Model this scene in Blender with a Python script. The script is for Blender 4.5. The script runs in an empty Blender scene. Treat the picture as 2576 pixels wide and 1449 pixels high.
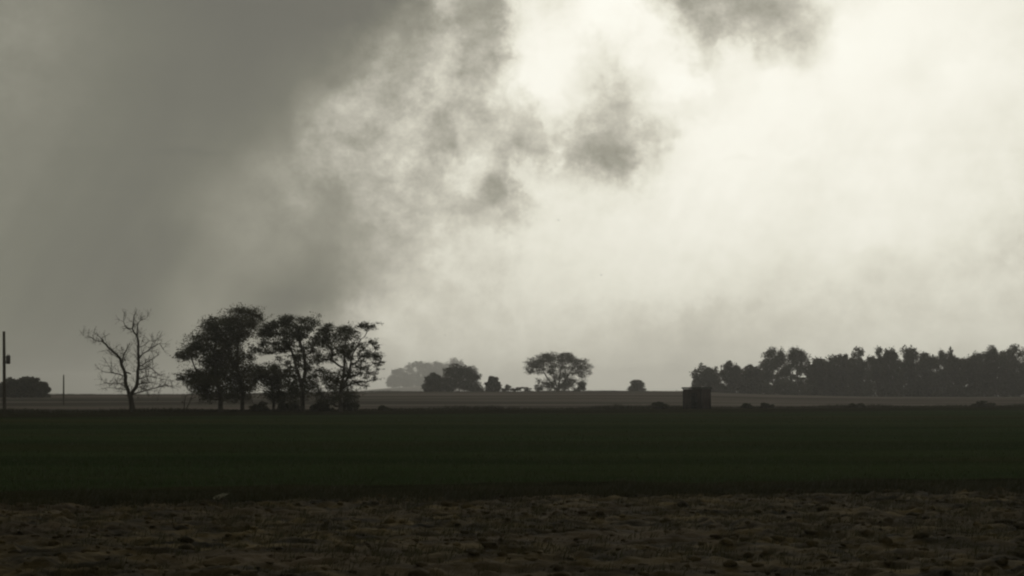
import bpy, math, random
import numpy as np

random.seed(7)
rng = np.random.default_rng(7)
scene = bpy.context.scene
COL = scene.collection
R = math.radians

# ------------------------------------------------------------------ camera
EYE = 2.0                       # eye height above the near field, metres
K = 0.627 / 2576.0              # tangent per layout unit (the layout grid is 2576 units wide)
HZ = 988.0                      # layout row of the eye level
cam_d = bpy.data.cameras.new('camera')
cam = bpy.data.objects.new('camera', cam_d)
COL.objects.link(cam)
cam_d.sensor_width = 36.0
cam_d.lens = 36.0 / 0.627
cam_d.clip_start = 0.1
cam_d.clip_end = 20000.0
cam.location = (0, 0, EYE)
cam.rotation_euler = (R(90) + math.atan((HZ - 724.5) * K), 0, 0)
scene.camera = cam

# ------------------------------------------------------------------ sky
SUN_EL, SUN_AZ = R(27), R(6)    # behind the bright break in the cloud, ahead and a little right
# brightness of the cloud deck across the storm (row: layout y; pairs: layout x, grey)
SKY_ROWS = {
 0: "0:136 100:133 250:120 400:112 600:105 800:104 950:108 1030:125 1060:150 1090:185 1108:192 1140:165 1185:150 1235:155 1255:205 1290:222 1320:228 1400:226 1480:245 1550:254 1610:250 1640:225 1700:192 1740:152 1800:140 1860:146 1920:154 1960:166 2000:192 2060:208 2100:235 2200:230 2260:240 2400:240 2576:233",
 60: "0:140 100:134 250:121 400:113 600:107 800:106 900:110 960:122 1000:132 1031:155 1066:170 1099:158 1136:172 1180:155 1215:155 1245:168 1265:200 1290:222 1330:236 1389:238 1464:240 1527:254 1590:242 1662:245 1705:230 1762:182 1805:176 1848:180 1920:170 1991:166 2043:190 2096:210 2148:240 2235:245 2375:241 2576:233",
 130: "0:140 100:134 250:122 400:115 600:108 780:112 843:120 878:128 925:142 960:160 995:150 1030:160 1070:176 1093:195 1124:190 1154:162 1194:170 1229:168 1264:185 1282:212 1311:236 1375:247 1447:243 1490:232 1533:225 1590:236 1648:241 1719:241 1762:225 1808:200 1837:235 1906:232 1963:204 1992:204 2026:200 2061:204 2096:230 2148:250 2235:246 2340:240 2445:239 2576:233",
 200: "0:138 100:132 250:121 400:113 600:110 700:115 800:124 832:130 867:146 897:166 925:178 950:182 972:166 1007:164 1042:172 1070:200 1112:213 1140:190 1170:180 1217:194 1252:200 1287:222 1322:239 1360:247 1418:245 1475:229 1518:221 1561:196 1590:210 1633:229 1676:243 1734:253 1791:245 1848:236 1906:239 1963:244 2026:240 2078:238 2148:247 2270:240 2322:235 2410:243 2576:235",
 270: "0:137 100:131 250:120 400:113 600:112 700:119 738:130 785:145 832:160 867:172 902:178 961:172 996:168 1031:186 1050:206 1078:185 1106:158 1125:166 1160:186 1207:178 1254:205 1274:206 1303:224 1343:210 1375:228 1418:237 1475:222 1518:203 1547:186 1590:198 1633:230 1690:238 1748:232 1791:234 1863:238 1920:244 1978:247 2100:241 2250:240 2400:239 2576:232",
 340: "0:135 100:129 250:120 400:114 600:118 700:130 738:150 761:162 797:176 850:190 879:178 897:160 925:160 961:185 991:203 1031:203 1066:190 1090:163 1113:158 1141:170 1183:191 1230:196 1277:206 1303:182 1332:178 1360:190 1403:208 1447:180 1490:174 1518:160 1561:172 1605:184 1662:204 1705:216 1739:239 1805:242 1877:246 1963:242 2150:237 2300:239 2576:230",
 375: "0:134 100:128 250:119 400:114 575:120 676:131 738:148 767:161 808:175 855:186 890:175 917:158 943:170 966:186 1005:199 1040:190 1070:178 1095:168 1121:164 1150:190 1190:205 1232:200 1270:192 1300:182 1332:174 1366:170 1403:186 1438:172 1475:170 1518:158 1561:164 1598:178 1640:206 1690:216 1712:236 1800:241 1865:244 1960:241 2120:237 2300:238 2576:229",
 410: "0:133 100:127 250:118 400:114 550:122 600:130 660:140 738:154 773:165 820:174 860:183 902:172 937:168 972:186 1019:196 1050:178 1090:189 1125:206 1160:209 1195:219 1230:205 1265:186 1289:195 1312:222 1360:206 1418:215 1475:203 1518:170 1561:162 1590:172 1619:214 1676:219 1719:236 1800:241 1850:241 2100:237 2300:237 2576:228",
 470: "0:132 100:126 250:117 350:113 450:120 540:130 620:137 700:144 773:155 820:152 843:148 879:160 925:170 972:172 1019:190 1066:184 1113:195 1136:208 1172:210 1207:191 1242:154 1265:150 1289:180 1312:216 1342:231 1450:229 1550:216 1620:226 1700:237 1850:241 2000:235 2200:237 2400:235 2576:226",
 520: "0:131 100:125 250:116 350:114 450:124 540:132 620:138 700:146 760:146 808:138 850:143 890:160 925:172 972:185 1031:188 1066:188 1113:198 1148:180 1195:178 1230:182 1265:182 1300:184 1324:213 1380:229 1500:229 1600:233 1750:237 1900:239 2050:233 2250:235 2450:233 2576:224",
 600: "0:130 100:123 200:116 300:112 335:115 400:113 449:120 497:126 562:136 627:138 724:138 724:142 773:139 815:137 854:145 886:155 935:166 984:182 1048:200 1081:201 1139:213 1200:220 1300:226 1400:229 1600:233 1800:237 1950:231 2100:231 2200:237 2350:231 2500:222 2576:216",
 670: "0:128 100:121 200:114 300:110 335:112 400:115 450:122 550:131 650:134 724:130 790:124 840:129 870:143 905:158 960:174 1020:188 1081:210 1139:215 1250:216 1350:221 1500:229 1700:229 1850:229 2000:223 2120:229 2220:216 2350:222 2480:215 2576:210",
 740: "0:127 100:120 200:114 280:110 335:114 400:122 450:130 550:131 560:128 620:122 680:114 740:112 800:118 850:131 890:152 930:172 1000:198 1081:210 1139:206 1250:212 1400:221 1550:224 1700:225 1850:220 1950:216 2100:216 2200:217 2350:215 2500:216 2576:214",
 800: "0:126 100:120 200:115 300:113 370:118 430:130 480:135 560:128 650:115 700:115 780:128 850:154 900:200 960:208 1050:206 1139:204 1250:208 1400:213 1550:210 1700:206 1800:202 1900:205 2000:209 2100:209 2300:210 2450:212 2576:212",
 860: "0:127 120:120 220:116 300:116 430:130 560:136 700:150 850:174 960:209 1050:210 1200:208 1350:211 1500:205 1600:201 1720:195 1800:194 1900:200 2000:207 2200:211 2576:215",
 930: "0:124 150:118 250:118 350:120 450:128 600:142 800:158 900:176 1000:200 1100:202 1200:204 1300:202 1400:202 1500:197 1600:194 1700:190 1800:194 2000:206 2576:212",
 985: "0:122 250:122 450:128 700:152 900:174 1000:196 1200:202 1500:196 1700:190 2000:206 2576:212",
}
GX = np.linspace(0, 2576, 93)
GY = np.linspace(0, 990, 40)
ys_k = sorted(SKY_ROWS)
rows = []
for y in ys_k:
    pr = [tuple(map(float, t.split(':'))) for t in SKY_ROWS[y].split()]
    rows.append(np.interp(GX, [p[0] for p in pr], [p[1] for p in pr]))
rows = np.array(rows) / 255.0
rows = rows - 0.022 * np.clip((260 - GX) / 260, 0, 1)
rows = rows - 0.022 * (rows < 0.52) * np.clip((0.52 - rows) / 0.06, 0, 1)
GRID = np.array([[np.interp(y, ys_k, rows[:, i]) for i in range(len(GX))] for y in GY])
RANK = 16
_U, _S, _V = np.linalg.svd(GRID, full_matrices=False)

world = bpy.data.worlds.new('World')
scene.world = world
world.use_nodes = True
WN = world.node_tree.nodes
WL = world.node_tree.links
WN.clear()

def wire(tree, sock, v):
    if isinstance(v, bpy.types.NodeSocket):
        tree.links.new(v, sock)
    else:
        sock.default_value = v

def nmath(tree, op, a, b=None, c=None, clamp=False):
    n = tree.nodes.new('ShaderNodeMath')
    n.operation = op
    n.use_clamp = clamp
    for i, v in enumerate((a, b, c)):
        if v is not None:
            wire(tree, n.inputs[i], v)
    return n.outputs[0]

def vmath(tree, op, a, b=None, scale=None):
    n = tree.nodes.new('ShaderNodeVectorMath')
    n.operation = op
    wire(tree, n.inputs[0], a)
    if b is not None:
        wire(tree, n.inputs[1], b)
    if scale is not None:
        wire(tree, n.inputs['Scale'], scale)
    return n.outputs['Value'] if op in ('DOT_PRODUCT', 'LENGTH') else n.outputs[0]

def noise(tree, vec, scale, detail=4.0, rough=0.5, out='Fac', lac=2.0):
    n = tree.nodes.new('ShaderNodeTexNoise')
    wire(tree, n.inputs['Vector'], vec)
    n.inputs['Scale'].default_value = scale
    n.inputs['Detail'].default_value = detail
    n.inputs['Roughness'].default_value = rough
    n.inputs['Lacunarity'].default_value = lac
    return n.outputs[0] if out == 'Fac' else n.outputs['Color']

def smooth(tree, v, a, b, lo=0.0, hi=1.0):
    n = tree.nodes.new('ShaderNodeMapRange')
    n.interpolation_type = 'SMOOTHSTEP'
    wire(tree, n.inputs[0], v)
    for i, x in zip((1, 2, 3, 4), (a, b, lo, hi)):
        n.inputs[i].default_value = x
    return n.outputs[0]

def fcurve(tree, fac, xs, ys):
    """float curve through (xs, ys); values rescaled so the curve itself stays in 0..1"""
    lo, hi = float(min(ys)), float(max(ys))
    span = max(hi - lo, 1e-6)
    n = tree.nodes.new('ShaderNodeFloatCurve')
    m = n.mapping
    m.use_clip = False
    m.extend = 'HORIZONTAL'
    c = m.curves[0]
    pts = [(float(x), (float(y) - lo) / span) for x, y in zip(xs, ys)]
    c.points[0].location = pts[0]
    c.points[1].location = pts[-1]
    for p in pts[1:-1]:
        c.points.new(*p)
    m.update()
    wire(tree, n.inputs['Value'], fac)
    return nmath(tree, 'MULTIPLY_ADD', n.outputs[0], span, lo)

def ramp(tree, fac, stops):
    n = tree.nodes.new('ShaderNodeValToRGB')
    e = n.color_ramp.elements
    e[0].position, e[0].color = stops[0][0], (*stops[0][1], 1)
    e[1].position, e[1].color = stops[-1][0], (*stops[-1][1], 1)
    for p, c in stops[1:-1]:
        x = e.new(p)
        x.color = (*c, 1)
    wire(tree, n.inputs[0], fac)
    return n.outputs[0]

def mixc(tree, fac, a, b, mode='MIX'):
    n = tree.nodes.new('ShaderNodeMix')
    n.data_type = 'RGBA'
    n.blend_type = mode
    wire(tree, n.inputs[0], fac)
    for s, v in ((n.inputs[6], a), (n.inputs[7], b)):
        wire(tree, s, v if isinstance(v, bpy.types.NodeSocket) else (*v, 1))
    return n.outputs[2]

def lin(c):
    return tuple((x / 255 / 12.92) if x <= 10 else ((x / 255 + .055) / 1.055) ** 2.4 for x in c)

W = world.node_tree
tc = WN.new('ShaderNodeTexCoord')
DIR = vmath(W, 'NORMALIZE', tc.outputs['Generated'])
sep = WN.new('ShaderNodeSeparateXYZ')
WL.new(DIR, sep.inputs[0])
AZ = nmath(W, 'ARCTAN2', sep.outputs[0], sep.outputs[1])
EL = nmath(W, 'ARCSINE', sep.outputs[2])
KA = math.atan(0.3135) / 1288.0
KE = 0.2385 / 988.0
# ragged cloud edges: the storm map is looked up through turbulent offsets
w1 = noise(W, DIR, 26, 5, 0.55, 'Color')
w2 = noise(W, vmath(W, 'ADD', DIR, (3.1, 1.7, 5.2)), 90, 4, 0.6, 'Color')
s1 = WN.new('ShaderNodeSeparateXYZ'); WL.new(w1, s1.inputs[0])
s2 = WN.new('ShaderNodeSeparateXYZ'); WL.new(w2, s2.inputs[0])
calm = fcurve(W, nmath(W, 'MULTIPLY_ADD', AZ, 1 / (KA * 2576), 0.5), (0, .2, .3, .42, .68, .78, 1), (.22, .25, .6, 1, 1, .6, .35))
def warp(base, a, b, amp1, amp2):
    amp1, amp2 = nmath(W, 'MULTIPLY', calm, amp1), nmath(W, 'MULTIPLY', calm, amp2)
    t = nmath(W, 'MULTIPLY_ADD', nmath(W, 'SUBTRACT', a, 0.5), amp1, base)
    return nmath(W, 'MULTIPLY_ADD', nmath(W, 'SUBTRACT', b, 0.5), amp2, t)
# above the mapped belt the streaming cloud is bent and broken up more and more
over = smooth(W, EL, 0.235, 0.45, 0.0, 1.0)
w0 = noise(W, vmath(W, 'ADD', DIR, (7.3, 2.9, 4.4)), 5.0, 4, 0.55)
AZB = nmath(W, 'MULTIPLY_ADD', nmath(W, 'MULTIPLY', nmath(W, 'SUBTRACT', w0, 0.5), over), 1.1, AZ)
AW = warp(AZB, s1.outputs[0], s2.outputs[0], 0.026, 0.022)
EW = warp(EL, s1.outputs[1], s2.outputs[1], 0.028, 0.024)
FX = nmath(W, 'MULTIPLY_ADD', AW, 1 / (KA * 2576), 0.5, clamp=True)
FY = nmath(W, 'MULTIPLY_ADD', EW, -1 / (KE * 990), 988.0 / 990, clamp=True)
F = None
for k in range(RANK):
    cx = fcurve(W, FX, GX / 2576, _V[k] * _S[k])
    cy = fcurve(W, FY, GY / 990, _U[:, k])
    F = nmath(W, 'MULTIPLY', cx, cy) if F is None else nmath(W, 'MULTIPLY_ADD', cx, cy, F)
# the same overcast carried on over the rest of the sky
big = noise(W, DIR, 2.3, 5, 0.5)
around = nmath(W, 'COSINE', nmath(W, 'SUBTRACT', AZ, 0.6))
G = nmath(W, 'MULTIPLY_ADD', around, 0.07, 0.49)
G = nmath(W, 'MULTIPLY_ADD', nmath(W, 'SUBTRACT', big, 0.5), 0.30, G)
wa = smooth(W, nmath(W, 'ABSOLUTE', AZ), 0.31, 0.66, 1, 0)
we = smooth(W, nmath(W, 'MULTIPLY_ADD', nmath(W, 'SUBTRACT', big, 0.5), 0.30, EL), 0.255, 0.44, 1, 0)
wgt = nmath(W, 'MULTIPLY', wa, we)
GREY = nmath(W, 'MULTIPLY_ADD', nmath(W, 'SUBTRACT', F, G), wgt, G)
# billows, strongest in the half-lit broken cloud and absent in the smooth rain mass
fine = noise(W, vmath(W, 'MULTIPLY', DIR, (1, 1, 1.2)), 46, 8, 0.66)
bill = fcurve(W, GREY, (0, .42, .5, .62, .74, .86, .95, 1), (.01, .015, .08, .44, .56, .20, .04, .03))
bill = nmath(W, 'MULTIPLY', nmath(W, 'MULTIPLY', bill, smooth(W, EL, 0.02, 0.13, 0.30, 1.0)), nmath(W, 'MULTIPLY_ADD', wgt, 0.75, 0.25))
GREY = nmath(W, 'MULTIPLY_ADD', nmath(W, 'SUBTRACT', fine, 0.5), bill, GREY)
cmb = WN.new('ShaderNodeCombineXYZ')
WL.new(nmath(W, 'MULTIPLY', nmath(W, 'MULTIPLY_ADD', EL, -0.55, AZ), 62.0), cmb.inputs[0])
WL.new(nmath(W, 'MULTIPLY', nmath(W, 'MULTIPLY_ADD', AZ, 0.55, EL), 8.0), cmb.inputs[1])
rain = noise(W, cmb.outputs[0], 1.0, 4, 0.5)
low = nmath(W, 'MULTIPLY', smooth(W, EL, 0.08, 0.21, 0.036, 0.010), wgt)
GREY = nmath(W, 'MULTIPLY_ADD', nmath(W, 'SUBTRACT', rain, 0.5), low, GREY)
SKYC = ramp(W, GREY, [(p, lin(c)) for p, c in (
    (.0, (20, 20, 18)), (.40, (102, 102, 94)), (.45, (114, 114, 103)), (.5, (128, 127, 115)), (.6, (154, 152, 139)),
    (.7, (180, 177, 164)), (.8, (206, 203, 188)), (.885, (232, 230, 215)), (.95, (250, 248, 236)), (1.0, (255, 254, 243)))])
nishita = WN.new('ShaderNodeTexSky')
nishita.sky_type = 'NISHITA'
nishita.sun_disc = False
nishita.sun_elevation = SUN_EL
nishita.sun_rotation = SUN_AZ
nishita.dust_density = 4.0
SKYM = mixc(W, 0.006, vmath(W, 'SCALE', SKYC, scale=10.0), nishita.outputs[0])   # a trace of clear sky through the deck
bg = WN.new('ShaderNodeBackground')
bg.inputs['Strength'].default_value = 0.1
WL.new(SKYM, bg.inputs['Color'])
wo = WN.new('ShaderNodeOutputWorld')
WL.new(bg.outputs[0], wo.inputs['Surface'])
world.cycles.sampling_method = 'MANUAL'
world.cycles.sample_map_resolution = 512

# ------------------------------------------------------------------ sun (veiled) and exposure
sd = bpy.data.lights.new('sun', 'SUN')
sd.energy = 0.5
sd.angle = R(16)
sd.color = (1.0, 0.95, 0.86)
sun = bpy.data.objects.new('sun', sd)
COL.objects.link(sun)
sun.location = (60, 560, 300)
sun.rotation_euler = (R(90) - SUN_EL, 0, math.pi - SUN_AZ)
sun.rotation_euler = (-(R(90) - SUN_EL), 0, -SUN_AZ)
vs = scene.view_settings
vs.view_transform = 'Standard'
vs.look = 'None'
vs.gamma = 1.0
vs.exposure = 0.0
vs.use_curve_mapping = False
scene.render.engine = 'CYCLES'
cy = scene.cycles
cy.max_bounces = 6
cy.diffuse_bounces = 3
cy.transmission_bounces = 3
cy.volume_bounces = 1
cy.filter_width = 2.2           # the soft pixels of a video frame
cy.use_denoising = True

# ------------------------------------------------------------------ helpers
def px2xy(px, Y):
    return (px - 1288.0) * K * Y
def py2z(py, Y):
    return EYE + (HZ - py) * K * Y

def sstep(a, b, x):
    t = np.clip((x - a) / (b - a), 0, 1)
    return t * t * (3 - 2 * t)

RX = [-6000, -400, -168, -90, -40, 20, 60, 80, 120, 400, 6000]
RZ = [1.2, 1.2, 1.33, 1.75, 2.4, 2.55, 2.5, 1.7, 0.85, 0.8, 0.8]
def ground(x, y):
    """height of the land: flat fields, a low rise half a kilometre off, lower ground behind it"""
    x = np.asarray(x, float); y = np.asarray(y, float)
    xr = x * 550.0 / np.maximum(y, 250)
    r = np.interp(xr, RX, RZ)
    up = sstep(200, 555, y)
    dn = sstep(575, 1100, y)
    knoll = 22.0 * np.exp(-((x + 155.0) / 190.0) ** 2 - ((y - 3260.0) / 420.0) ** 2)
    return r * up * (1 - dn) - 6.0 * dn + knoll
def gz(x, y):
    return float(ground(x, y))

def value_noise(x, y, seed):
    r = np.random.default_rng(seed)
    T = r.random((256, 256))
    xi = np.floor(x).astype(int); yi = np.floor(y).astype(int)
    fx = x - xi; fy = y - yi
    fx = fx * fx * (3 - 2 * fx); fy = fy * fy * (3 - 2 * fy)
    a = T[xi & 255, yi & 255]; b = T[(xi + 1) & 255, yi & 255]
    c = T[xi & 255, (yi + 1) & 255]; d = T[(xi + 1) & 255, (yi + 1) & 255]
    return (a * (1 - fx) + b * fx) * (1 - fy) + (c * (1 - fx) + d * fx) * fy - 0.5

def fast_mesh(name, verts, faces, smooth_shade=False):
    """verts (n,3); faces: list of integer arrays, one per polygon size"""
    me = bpy.data.meshes.new(name)
    verts = np.asarray(verts, np.float32)
    me.vertices.add(len(verts))
    me.vertices.foreach_set('co', verts.ravel())
    fl = [np.asarray(f, np.int32) for f in faces if len(f)]
    nl = sum(f.size for f in fl)
    npoly = sum(len(f) for f in fl)
    me.loops.add(nl)
    me.polygons.add(npoly)
    me.loops.foreach_set('vertex_index', np.concatenate([f.ravel() for f in fl]))
    starts = []
    s = 0
    for f in fl:
        k = f.shape[1]
        starts.append(s + np.arange(len(f)) * k)
        s += f.size
    me.polygons.foreach_set('loop_start', np.concatenate(starts).astype(np.int32))
    if smooth_shade:
        me.polygons.foreach_set('use_smooth', np.ones(npoly, bool))
    me.update(calc_edges=True)
    return me

def add_obj(name, me, mat, parent=None, loc=None):
    o = bpy.data.objects.new(name, me)
    COL.objects.link(o)
    if mat is not None and len(me.materials) == 0:
        me.materials.append(mat)
    if parent is not None:
        o.parent = parent
    if loc is not None:
        o.location = loc
    return o

def thing(name, label, cat, loc, group=None, rotz=0.0):
    o = bpy.data.objects.new(name, None)
    o.empty_display_size = 0.3
    COL.objects.link(o)
    o.location = loc
    o.rotation_euler = (0, 0, rotz)
    o['label'] = label
    o['category'] = cat
    if group:
        o['group'] = group
    return o

class Geo:
    """collects quads and triangles for one mesh"""
    def __init__(self):
        self.v, self.q, self.t, self.n = [], [], [], 0
    def add(self, v, q=None, t=None):
        v = np.asarray(v, float)
        if q is not None and len(q):
            self.q.append(np.asarray(q, int) + self.n)
        if t is not None and len(t):
            self.t.append(np.asarray(t, int) + self.n)
        self.v.append(v)
        self.n += len(v)
    def tube(self, pts, rad, sides=6, cap=True):
        pts = np.asarray(pts, float); rad = np.asarray(rad, float)
        n = len(pts)
        tan = np.gradient(pts, axis=0)
        tan /= np.linalg.norm(tan, axis=1)[:, None] + 1e-9
        ref = np.where(np.abs(tan[:, :1]) > 0.9, np.array([[0, 1., 0]]), np.array([[1., 0, 0]]))
        a = np.cross(tan, ref); a /= np.linalg.norm(a, axis=1)[:, None] + 1e-9
        b = np.cross(tan, a)
        th = np.linspace(0, 2 * np.pi, sides, endpoint=False)
        V = pts[:, None, :] + rad[:, None, None] * (np.cos(th)[None, :, None] * a[:, None, :] + np.sin(th)[None, :, None] * b[:, None, :])
        i = np.arange(n - 1)[:, None] * sides
        j = np.arange(sides)[None, :]
        jn = (j + 1) % sides
        q = np.stack([i + j, i + jn, i + sides + jn, i + sides + j], -1).reshape(-1, 4)
        V = V.reshape(-1, 3)
        if cap:
            V = np.vstack([V, pts[-1:]])
            t = [[(n - 1) * sides + k, (n - 1) * sides + (k + 1) % sides, n * sides] for k in range(sides)]
            self.add(V, q, t)
        else:
            self.add(V, q)
    def box(self, c, s, rotz=0.0):
        x, y, z = s[0] / 2, s[1] / 2, s[2] / 2
        v = np.array([(-x, -y, -z), (x, -y, -z), (x, y, -z), (-x, y, -z), (-x, -y, z), (x, -y, z), (x, y, z), (-x, y, z)])
        if rotz:
            ca, sa = math.cos(rotz), math.sin(rotz)
            v = np.stack([v[:, 0] * ca - v[:, 1] * sa, v[:, 0] * sa + v[:, 1] * ca, v[:, 2]], 1)
        self.add(v + np.array(c), [(0, 3, 2, 1), (4, 5, 6, 7), (0, 1, 5, 4), (1, 2, 6, 5), (2, 3, 7, 6), (3, 0, 4, 7)])
    def mesh(self, name, sm=False):
        fs = []
        if self.q: fs.append(np.vstack(self.q))
        if self.t: fs.append(np.vstack(self.t))
        return fast_mesh(name, np.vstack(self.v), fs, sm)

# ------------------------------------------------------------------ materials
def new_mat(name):
    m = bpy.data.materials.new(name)
    m.use_nodes = True
    m.node_tree.nodes.clear()
    return m, m.node_tree

def surface(name, c1, c2, scale, rough=0.9, detail=5.0, bump=0.0, bscale=20.0, stretch=(1, 1, 1), c3=None, s3=0.05, spec=0.15):
    m, t = new_mat(name)
    tcn = t.nodes.new('ShaderNodeTexCoord')
    v = vmath(t, 'MULTIPLY', tcn.outputs['Object'], stretch)
    f = noise(t, v, scale, detail, 0.6)
    col = mixc(t, smooth(t, f, 0.35, 0.65), c1, c2)
    if c3:
        col = mixc(t, smooth(t, noise(t, v, s3, 4, 0.55), 0.45, 0.7), col, c3)
    p = t.nodes.new('ShaderNodeBsdfPrincipled')
    wire(t, p.inputs['Base Color'], col)
    p.inputs['Roughness'].default_value = rough
    p.inputs['Specular IOR Level'].default_value = spec
    if bump:
        b = t.nodes.new('ShaderNodeBump')
        b.inputs['Strength'].default_value = bump
        b.inputs['Distance'].default_value = 0.05
        wire(t, b.inputs['Height'], noise(t, v, bscale, 6, 0.65))
        t.links.new(b.outputs[0], p.inputs['Normal'])
    o = t.nodes.new('ShaderNodeOutputMaterial')
    t.links.new(p.outputs[0], o.inputs['Surface'])
    return m

def add_bands(m, stretch, amount):
    """long faint drill bands across a field's own colour"""
    t = m.node_tree
    p = next(n for n in t.nodes if n.type == 'BSDF_PRINCIPLED')
    src = p.inputs['Base Color'].links[0].from_socket
    tcn = t.nodes.new('ShaderNodeTexCoord')
    f = noise(t, vmath(t, 'MULTIPLY', tcn.outputs['Object'], stretch), 1.0, 3, 0.5)
    k = smooth(t, f, 0.35, 0.65, 1 - amount, 1 + amount)
    wire(t, p.inputs['Base Color'], vmath(t, 'SCALE', src, scale=k))

def foliage(name, c1, c2, scale=0.6, trans=0.25):
    m, t = new_mat(name)
    tcn = t.nodes.new('ShaderNodeTexCoord')
    f = noise(t, tcn.outputs['Object'], scale, 5, 0.7)
    col = mixc(t, smooth(t, f, 0.35, 0.65), c1, c2)
    d = t.nodes.new('ShaderNodeBsdfPrincipled')
    wire(t, d.inputs['Base Color'], col)
    d.inputs['Roughness'].default_value = 0.6
    d.inputs['Specular IOR Level'].default_value = 0.2
    tr = t.nodes.new('ShaderNodeBsdfTranslucent')
    wire(t, tr.inputs['Color'], mixc(t, 0.5, col, (0.06, 0.07, 0.02)))
    mx = t.nodes.new('ShaderNodeMixShader')
    mx.inputs[0].default_value = trans
    t.links.new(d.outputs[0], mx.inputs[1])
    t.links.new(tr.outputs[0], mx.inputs[2])
    o = t.nodes.new('ShaderNodeOutputMaterial')
    t.links.new(mx.outputs[0], o.inputs['Surface'])
    return m

M_soil_far = surface('dry_field_soil', (0.104, 0.094, 0.082), (0.066, 0.061, 0.053), 0.02, bump=0.3, bscale=1.5, stretch=(0.25, 1, 1), c3=(0.108, 0.086, 0.075), s3=0.004, spec=0.0)
M_wheat = surface('green_wheat_field', (0.020, 0.031, 0.0125), (0.027, 0.038, 0.016), 0.35, bump=0.6, bscale=6, stretch=(0.25, 1, 1), c3=(0.036, 0.036, 0.016), s3=0.06, spec=0.0)
add_bands(M_wheat, (0.006, 0.09, 0), 0.22)
add_bands(M_soil_far, (0.006, 0.03, 0), 0.42)
M_stubble = surface('rough_brown_soil', (0.017, 0.014, 0.007), (0.082, 0.062, 0.029), 2.2, bump=0.8, bscale=14, stretch=(0.6, 1, 1), c3=(0.058, 0.044, 0.027), s3=0.35, spec=0.05)
add_bands(M_stubble, (0.22, 1.5, 0), 0.32)
M_straw = foliage('dry_straw', (0.075, 0.064, 0.036), (0.045, 0.038, 0.020), 1.5, 0.2)
M_pale_straw = foliage('pale_straw', (0.42, 0.41, 0.33), (0.32, 0.31, 0.24), 8, 0.2)
M_blade = foliage('wheat_blades', (0.024, 0.034, 0.014), (0.035, 0.044, 0.019), 0.3, 0.25)
M_verge = foliage('verge_grass', (0.030, 0.029, 0.016), (0.048, 0.043, 0.025), 0.5, 0.15)
M_leaf = foliage('tree_leaves', (0.030, 0.033, 0.018), (0.060, 0.058, 0.030), 0.5, 0.25)
M_leaf_olive = foliage('olive_leaves', (0.045, 0.040, 0.022), (0.070, 0.062, 0.032), 0.4, 0.25)
M_leaf_far = foliage('far_tree_leaves', (0.035, 0.036, 0.022), (0.060, 0.055, 0.032), 0.2, 0.2)
M_bark = surface('bark', (0.045, 0.040, 0.032), (0.075, 0.066, 0.054), 3, bump=0.6, bscale=12, stretch=(1, 1, 0.3))
M_wood = surface('weathered_pole_wood', (0.050, 0.043, 0.032), (0.075, 0.065, 0.050), 4, bump=0.4, bscale=16, stretch=(1, 1, 0.15))
M_metal = surface('grey_painted_steel', (0.10, 0.09, 0.09), (0.075, 0.07, 0.07), 5, rough=0.5, spec=0.4)
M_shed = surface('dark_shed_boards', (0.075, 0.055, 0.050), (0.040, 0.034, 0.032), 2.5, bump=0.5, bscale=10, stretch=(2.5, 2.5, 0.3))
M_shed_dark = surface('dark_shed_door', (0.020, 0.019, 0.019), (0.030, 0.028, 0.027), 3)
M_roof = surface('shed_roof_felt', (0.030, 0.033, 0.026), (0.045, 0.046, 0.034), 3)
M_bird = surface('bird_feathers', (0.04, 0.04, 0.038), (0.06, 0.058, 0.055), 8)

# ------------------------------------------------------------------ land
def grid_sheet(name, xs, ys, zf, mat, sm=True):
    X, Y = np.meshgrid(xs, ys)
    Z = zf(X, Y)
    nx, ny = len(xs), len(ys)
    V = np.stack([X.ravel(), Y.ravel(), Z.ravel()], 1)
    i = np.arange(ny - 1)[:, None] * nx + np.arange(nx - 1)[None, :]
    q = np.stack([i, i + 1, i + nx + 1, i + nx], -1).reshape(-1, 4)
    o = add_obj(name, fast_mesh(name, V, [q], sm), mat)
    o['kind'] = 'structure'
    return o

# near edge of the green field and its far boundary: y = a + b x
NA, NB = 31.06, 0.215
FA, FB = 186.6, 0.578
def near_edge(x):
    return NA + NB * np.asarray(x, float)
def far_edge(x):
    return FA + FB * np.asarray(x, float)

xs = np.concatenate([-np.geomspace(6000, 420, 14), np.linspace(-400, 400, 101), np.geomspace(420, 6000, 14)])
ysg = np.concatenate([np.linspace(-300, 180, 13), np.linspace(190, 1100, 120), np.geomspace(1150, 6000, 24)])
def base_z(X, Y):
    n = value_noise(X / 60, Y / 60, 3) * 0.25 + value_noise(X / 17, Y / 17, 4) * 0.10
    far = sstep(200, 330, Y)
    return ground(X, Y) - 0.06 + n * far - 0.25 * (1 - sstep(140, 215, Y - FB * np.clip(X, -70, 90)))
far_field = grid_sheet('ground', xs, ysg, base_z, M_soil_far)

# green field: a sheet whose rows run from the near edge to the far boundary
nu, nv = 161, 200
U = np.linspace(-130, 150, nu)
S = np.linspace(0, 1, nv) ** 1.6
YY = near_edge(U)[None, :] + S[:, None] * np.maximum(far_edge(U) - near_edge(U), 2.0)[None, :]
XX = np.repeat(U[None, :], nv, 0)
ZZ = ground(XX, YY) + value_noise(XX / 7, YY / 5, 11) * 0.05 + value_noise(XX / 1.3, YY / 1.0, 12) * 0.03 + 0.03
V = np.stack([XX.ravel(), YY.ravel(), ZZ.ravel()], 1)
i = np.arange(nv - 1)[:, None] * nu + np.arange(nu - 1)[None, :]
q = np.stack([i, i + 1, i + nu + 1, i + nu], -1).reshape(-1, 4)
gf = add_obj('green_field', fast_mesh('green_field', V, [q], True), M_wheat)
gf['kind'] = 'structure'

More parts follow.
